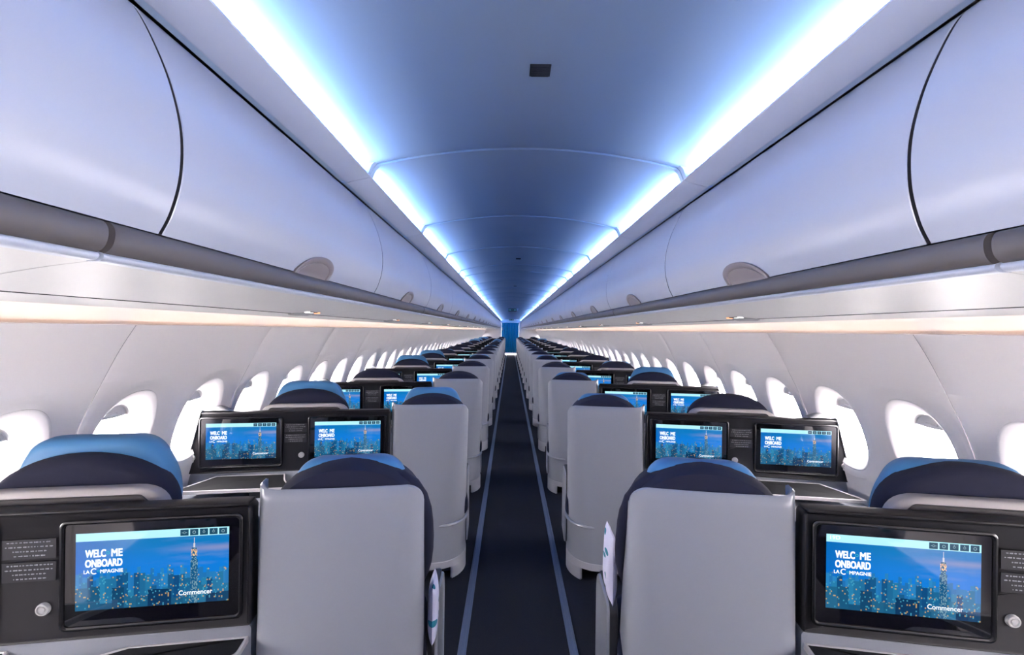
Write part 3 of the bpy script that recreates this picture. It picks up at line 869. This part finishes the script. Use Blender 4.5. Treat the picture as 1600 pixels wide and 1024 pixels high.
def make_console(s):
    t = empty('monitor_console')
    fl = (lambda m: m.mirror() if s < 0 else m)
    YF = 0.012            # front plane
    o_ = round_poly([(0.268, 0.744), (1.476, 0.742), (1.388, 1.116), (0.268, 1.108)], [0.010, 0.02, 0.03, 0.018], 6)
    m = MB(); slab(m, o_, [(YF+0.004, 0.010), (YF+0.001, 0.005), (YF+0.006, 0.0005), (YF+0.014, 0.0), (YF+0.055, 0.0), (YF+0.062, 0.004)])
    # a raised ledge lip along the top edge
    ml = m.mat(0)
    fl(m).build('panel', M['black'], t)
    m = MB().box(0.275, 1.385, YF-0.004, YF+0.055, 1.1055, 1.1165, 0.0045); fl(m).build('top_ledge', M['black'], t)
    # monitors
    for cx in (0.528, 1.155):
        cxs = s*cx; cz = 0.935
        bz = MB()
        outer = rr(cxs, cz-0.006, 0.478, 0.312, 0.018, 6); inner = rr(cxs, cz-0.006, 0.456, 0.290, 0.012, 6)
        bz.grid([[(x, y, z) for x, z in o] for o, y in ((outer, YF+0.001), (outer, YF-0.0035), (inset(outer, 0.003), YF-0.0055), (inset(inner, -0.004), YF-0.0055), (inner, YF-0.003), (inner, YF+0.0015))], True)
        mon = bz.build('monitor', M['bezel'], t)
        gl = MB().add([(x, YF-0.0003, z) for x, z in rr(cxs, cz-0.006, 0.458, 0.292, 0.012, 6)], [list(range(28))]); 
        gl.f = [list(range(28))]; g_o = gl.build('screen_glass', M['glass'], mon, smooth=0, fix=False)
        W, H = 0.400, 0.219; x0 = cxs-W/2; z0 = cz-H/2+0.003; yd = YF-0.0010
        d = MB().add([(x0, yd, z0), (x0+W, yd, z0), (x0+W, yd, z0+H), (x0, yd, z0+H)], [[0, 1, 2, 3]])
        do = d.build('display', M['display'], mon, smooth=0, weld=False, fix=False)
        uvl = do.data.uv_layers.new(name='UVMap')
        for li, uvc in zip(range(4), ((0, 0), (1, 0), (1, 1), (0, 1))): uvl.data[li].uv = uvc
        yt = yd-0.0007
        def U(u, v): return (x0+W*u, z0+H*v)
        tx = MB()
        def T(sx, u, v, size, width, bold): X_, Z_ = U(u, v); put_text(tx, sx, X_, yt, Z_, size, bold, 'LEFT', width*W)
        hs = 0.0232
        T('WELC', 0.062, 0.690, hs*1.28, 0.128, 0.0009); T('ME', 0.227, 0.690, hs*1.28, 0.068, 0.0009)
        T('ONBOARD', 0.062, 0.562, hs*1.28, 0.233, 0.0009)
        tx.build('screen_heading', M['white_e'], mon, smooth=0, weld=False, fix=False); tx = MB()
        T('LA', 0.053, 0.478, hs*0.62, 0.036, 0.0003); T('MPAGNIE', 0.157, 0.478, hs*0.62, 0.143, 0.0003)
        # the big C of the airline mark
        X_, Z_ = U(0.118, 0.506)
        rg0, rg1 = [], []
        for k in range(21):
            a = radians(48+264*k/20); rg0.append((X_+0.0088*cos(a), yt, Z_+0.0088*sin(a))); rg1.append((X_+0.0058*cos(a), yt, Z_+0.0058*sin(a)))
        tx.grid([rg0, rg1])
        tx.build('screen_logo', M['white_e'], mon, smooth=0, weld=False, fix=False); tx = MB()
        T('Commencer', 0.665, 0.115, 0.0195, 0.225, 0.0002)
        tx.build('screen_caption', M['white_e'], mon, smooth=0, weld=False, fix=False)
        for u, v, r in ((0.2045, 0.738, 0.0048), (0.145, 0.506, 0.0034)):
            cc = MB()
            X_, Z_ = U(u, v); n = 14
            cc.grid([[(X_+r*cos(2*pi*k/n), yt, Z_+r*sin(2*pi*k/n)) for k in range(n)], [(X_+r*.55*cos(2*pi*k/n), yt, Z_+r*.55*sin(2*pi*k/n)) for k in range(n)]], True)
            cc.build('screen_ring', M['cyan_e'], mon, smooth=0, weld=False, fix=False)
        ic = MB(); gy = MB()
        for k in range(5):
            X_, Z_ = U(0.672+0.065*k, 0.906); w_, h_ = 0.055*W, 0.083*H
            ic.add([(X_, yt, Z_), (X_+w_, yt, Z_), (X_+w_, yt, Z_+h_), (X_, yt, Z_+h_)], [[0, 1, 2, 3]])
            cxi, czi = X_+w_/2, Z_+h_/2; r = 0.0048 if k in (1, 4) else 0.0036; n = 12
            gy.grid([[(cxi+r*cos(2*pi*q/n), yt-0.0003, czi+r*sin(2*pi*q/n)) for q in range(n)], [(cxi+r*.6*cos(2*pi*q/n), yt-0.0003, czi+r*.6*sin(2*pi*q/n)) for q in range(n)]], True)
            if k == 0:
                for q in (-1, 1): gy.add([(cxi+q*0.0055-0.0015, yt-0.0003, czi-0.001), (cxi+q*0.0055+0.0015, yt-0.0003, czi-0.001), (cxi+q*0.0055+0.0015, yt-0.0003, czi+0.001), (cxi+q*0.0055-0.0015, yt-0.0003, czi+0.001)], [[0, 1, 2, 3]])
            if k in (2, 3): gy.add([(cxi-0.001, yt-0.0003, czi+0.003), (cxi+0.001, yt-0.0003, czi+0.003), (cxi+0.001, yt-0.0003, czi+0.007), (cxi-0.001, yt-0.0003, czi+0.007)], [[0, 1, 2, 3]])
        io = ic.build('screen_icon', M['icon_e'], mon, smooth=0, weld=False, fix=False)
        gy.build('screen_glyph', M['glyph_e'], mon, smooth=0, weld=False, fix=False)
    # headset socket rings beside each monitor
    for cx in (0.806, 1.430):
        m = MB(); m.disc_lathe((cx, YF, 0.842), [(0.0175, 0.002), (0.0175, -0.004), (0.0155, -0.008), (0.0125, -0.008), (0.0115, -0.0045), (0.0075, -0.0045), (0.007, -0.007), (0.001, -0.0075)], 'y', 24)
        fl(m).build('button', M['chrome'], t)
    # placard with two paragraphs of fine print (illegible strokes)
    for zc_ in (1.012, 0.948):
        m = MB(); w_ = 0.072; xc = s*0.842
        m.box(xc-0.066, xc+0.066, YF-0.0012, YF+0.0005, zc_-0.027, zc_+0.027)
        pl = m.build('placard', M['placard'], t, smooth=0)
        m = MB(); rnd = random.Random(int(zc_*1000))
        for k, hw_ in enumerate((0.054, 0.058, 0.040, 0.037)):
            z = zc_+0.019-0.0125*k; x = -hw_
            while x < hw_:
                l_ = rnd.uniform(0.004, 0.012)
                for q in range(int(l_/0.0022)):
                    hh = rnd.choice((0.0011, 0.0014, 0.0018))
                    xx = x+q*0.0022
                    m.box(xc+xx, xc+xx+0.0013, YF-0.0018, YF-0.0011, z-hh, z+hh)
                x += l_+0.0022
        m.build('fine_print', M['ink'], pl, smooth=0, weld=False, fix=False)
    # lower body
    m = MB(); o_ = round_poly([(0.272, 0.0), (1.50, 0.0), (1.50, 0.60), (1.470, 0.738), (0.272, 0.738)], 0.015)
    slab(m, o_, [(YF+0.018, 0.006), (YF+0.02, 0.0), (YF+0.060, 0.0)]); fl(m).build('console_body', M['shell'], t)
    # trays: dark top with silver rim
    def tray(poly, z, rad):
        o2 = round_poly(poly, rad, 6)
        m = MB(); m.loft([[(x, y, zz) for x, y in inset(o2, i_)] for zz, i_ in ((z-0.020, 0.004), (z-0.018, 0.0), (z-0.002, 0.0), (z, 0.002), (z, 0.007), (z-0.003, 0.009))], True, False)
        tr = fl(m).build('tray_table', M['rim'], t)
        m = MB(); m.loft([[(x, y, zz) for x, y in inset(o2, i_)] for zz, i_ in ((z-0.004, 0.0085), (z-0.0025, 0.0085))])
        fl(m).build('tray_mat', M['tray'], tr)
    tray([(0.80, YF+0.02), (0.86, -0.19), (0.80, -0.255), (1.42, -0.255), (1.36, YF+0.02)][::-1] if False else [(0.905, YF+0.02), (0.86, -0.12), (0.76, -0.235), (1.425, -0.235), (1.30, YF+0.02)], 0.722, [0.002, 0.09, 0.02, 0.02, 0.002])
    tray([(0.278, YF+0.02), (0.278, -0.060), (0.80, -0.060), (0.60, YF+0.02)], 0.705, [0.002, 0.03, 0.02, 0.002])
    # footwell box under the window tray and a solid dark box painting its shaded opening
    m = MB(); o2 = round_poly([(0.62, YF+0.03), (0.66, -0.21), (0.72, -0.25), (1.47, -0.25), (1.50, YF+0.03)], 0.03)
    m.loft([[(x, y, z) for x, y in inset(o2, i_)] for z, i_ in ((0.0, 0.0), (0.640, 0.0), (0.652, 0.004), (0.656, 0.014))]); fl(m).build('footwell', M['shell'], t)
    m = MB().box(0.93, 1.03, -0.20, YF+0.02, 0.650, 0.708, 0.006); fl(m).build('footwell_opening', M['placard'], t)
    # grey frame at the window end
    o_ = round_poly([(1.465, 0.55), (1.535, 0.55), (1.515, 0.75), (1.415, 1.115), (1.375, 1.132), (1.384, 1.11), (1.470, 0.74)], [0.04, 0.04, 0.03, 0.03, 0.01, 0.01, 0.01], 5)
    m = MB(); slab(m, o_, [(YF-0.006, 0.004), (YF-0.008, 0.0015), (YF-0.002, 0.0), (YF+0.07, 0.0), (YF+0.075, 0.004)]); fl(m).build('end_frame', M['greypl'], t)
    # soft grey hump on the top at the window end
    rings = []
    for k in range(13):
        f = k/12; h = 0.026*sin(pi*min(1, f*1.15)**0.9) if f < 0.87 else 0.010; w = 0.035
        x = 1.24+0.15*f
        rings.append([(x, 0.06+w*cos(pi*q/8), 1.124+max(h, 0.002)*sin(pi*q/8)) for q in range(9)])
    m = MB().grid(rings); fl(m).build('shoulder_cap', M['greypl'], t)
    # side divider behind the panel, between aisle and window seats
    o_ = round_poly([(0.07, 0.10), (0.62, 0.10), (0.62, 0.60), (0.40, 0.66), (0.14, 1.03), (0.07, 1.06)], 0.05, 5)
    m = MB(); m.loft([[(x, y, z) for y, z in inset(o_, i_)] for x, i_ in ((0.290, 0.004), (0.294, 0.0), (0.335, 0.0), (0.339, 0.004))]); fl(m).build('divider', M['shell'], t)
    return t

def place(o, s, row, lx=0.0, ly=0.0):
    rz = -s*TH
    x = s*lx; y = ly
    o.location = (s*0.56+x*cos(rz)-y*sin(rz), D0+PITCH*row+x*sin(rz)+y*cos(rz), 0); o.rotation_euler = (0, 0, rz)
# headrest: 0 high, 1 slight, 2 hidden      index = row from the camera
HA = {-1: [1, 0, 2, 2, 1, 2, 2, 1, 2, 2], 1: [1, 1, 1, 2, 1, 2, 2, 2, 1, 2]}
HW = {-1: [0, 0, 2, 0, 0, 1, 2, 2, 1, 2], 1: [1, 2, 0, 1, 2, 2, 1, 2, 2, 1]}
DROP = {0: (-0.015, 0.0), 1: (-0.046, 0.0), 2: (-0.08, 0.0)}
for s in (-1, 1):
    side = 'left' if s < 0 else 'right'
    pf = make_seat(s, 'aisle', True); pa = make_seat(s, 'aisle'); pw_ = make_seat(s, 'window'); pc = make_console(s)
    for row in [0]+[-1]+list(range(1, NROW)):
        where = ('nearest row' if row == 0 else 'row behind the camera' if row < 0 else '%s row from the camera' % ORD[row] if row < NROW-1 else 'farthest row before the partition')
        a = pf if row == 0 else pa if row == -1 else copy_tree(pa); place(a, s, row)
        tag(a, 'white-shelled aisle seat %s of the aisle, %s' % (side, where), 'seat', 'aisle seats on the %s' % side)
        w = pw_ if row == 0 else copy_tree(pw_); place(w, s, row, 0.81, 0.086)
        tag(w, 'navy window seat with blue headrest on the %s, %s' % (side, where), 'seat', 'window seats on the %s' % side)
        for o, T_ in ((a, HA), (w, HW)):
            v = T_[s][row % 10] if row >= 0 else 1
            for ch in o.children:
                if o is a and row > 0 and ch.name.split('.')[0] in ('arm_side', 'arm_pad'): ch.location = (s*0.03, 0, 0)
                if o is a and ch.name.split('.')[0] == 'headrest': ch.scale = (0.90, 1, 1)
                if o is w and ch.name.split('.')[0] == 'backrest': ch.location = (0, 0, 0.022)
                if ch.name.split('.')[0] == 'headrest':
                    dz = DROP[v][0]
                    if o is w: dz += 0.035 if v == 0 else 0.018
                    ch.location = (0, 0, dz)
        if row < 0: continue
        skip = () if row < 7 else ('screen_heading', 'screen_logo', 'screen_caption', 'screen_ring', 'screen_glyph', 'fine_print', 'piping')
        c_ = pc if row == 0 else copy_tree(pc, skip=skip); place(c_, s, row)
        tag(c_, 'black two-screen console in the %s seat block, %s' % (side, where), 'monitor console', 'monitor consoles on the %s' % side)

# seat number shown only on the nearest right-hand screen
for o in list(bpy.data.objects):
    if o.name.startswith('monitor_console') and abs(o.location.y-D0) < 0.01 and o.location.x > 0:
        mon = [c for c in o.children if c.name.startswith('monitor')][0]
        x0 = 0.528-0.2; z0 = 0.935-0.1095+0.003
        m = MB(); put_text(m, '19D', x0+0.010, 0.012-0.0019, z0+0.222*0.922, 0.0155, 0.0002, 'LEFT', 0.027)
        m.build('seat_number', M['white_e'], mon, smooth=0, weld=False, fix=False)

# ------------------------------------------------------------------ pillows
def make_pillow(w, h, d, mat_):
    m = MB(); N = 22; M_ = 22
    for sgn in (-1, 1):
        rows = []
        for i in range(N+1):
            r = []
            for j in range(M_+1):
                u = -1+2*i/N; v = -1+2*j/M_
                pin = 1-0.07*(1-abs(u))*abs(v)**4; pin2 = 1-0.07*(1-abs(v))*abs(u)**4
                th = ((1-u**4)*(1-v**4))**0.55
                r.append((u*w/2*pin2 if False else u*w/2*(1-0.06*(1-v*v)*abs(u)**3), sgn*d/2*th*(1+0.10*sin(5*u+3*v)), v*h/2*(1-0.06*(1-u*u)*abs(v)**3)))
            rows.append(r)
        m.grid(rows)
    return m.build('pillow', mat_)
def put_pillow(loc, rot, size, label):
    o = make_pillow(*size, M['pillow']); o.location = loc; o.rotation_euler = rot
    tag(o, label, 'pillow', 'pillows on the seats'); return o
put_pillow((0.331, 1.735, 0.760), (radians(0), radians(2), radians(86)), (0.16, 0.25, 0.04), 'white pillow with teal bird print poking out beside the nearest right aisle seat')
put_pillow((-0.330, 1.68, 0.62), (radians(0), radians(0), radians(-84)), (0.16, 0.20, 0.035), 'white pillow corner showing beside the nearest left aisle seat')
for s in (-1, 1):
    side = 'left' if s < 0 else 'right'
    rz = -s*TH
    for row in (-1, 0):
        for lx, ly, nm in ((0.875, 0.34, 'window'), (0.02, 0.33, 'aisle')):
            if nm == 'aisle' and row == 0: continue
            x = s*lx
            loc = (s*0.56+x*cos(rz)-ly*sin(rz), D0+PITCH*row+x*sin(rz)+ly*cos(rz), 0.72)
            put_pillow(loc, (radians(-14), 0, rz), (0.42, 0.42, 0.13), 'white pillow with teal bird print on the %s %s seat, %s' % (side, nm, 'nearest row' if row == 0 else 'row behind the camera'))
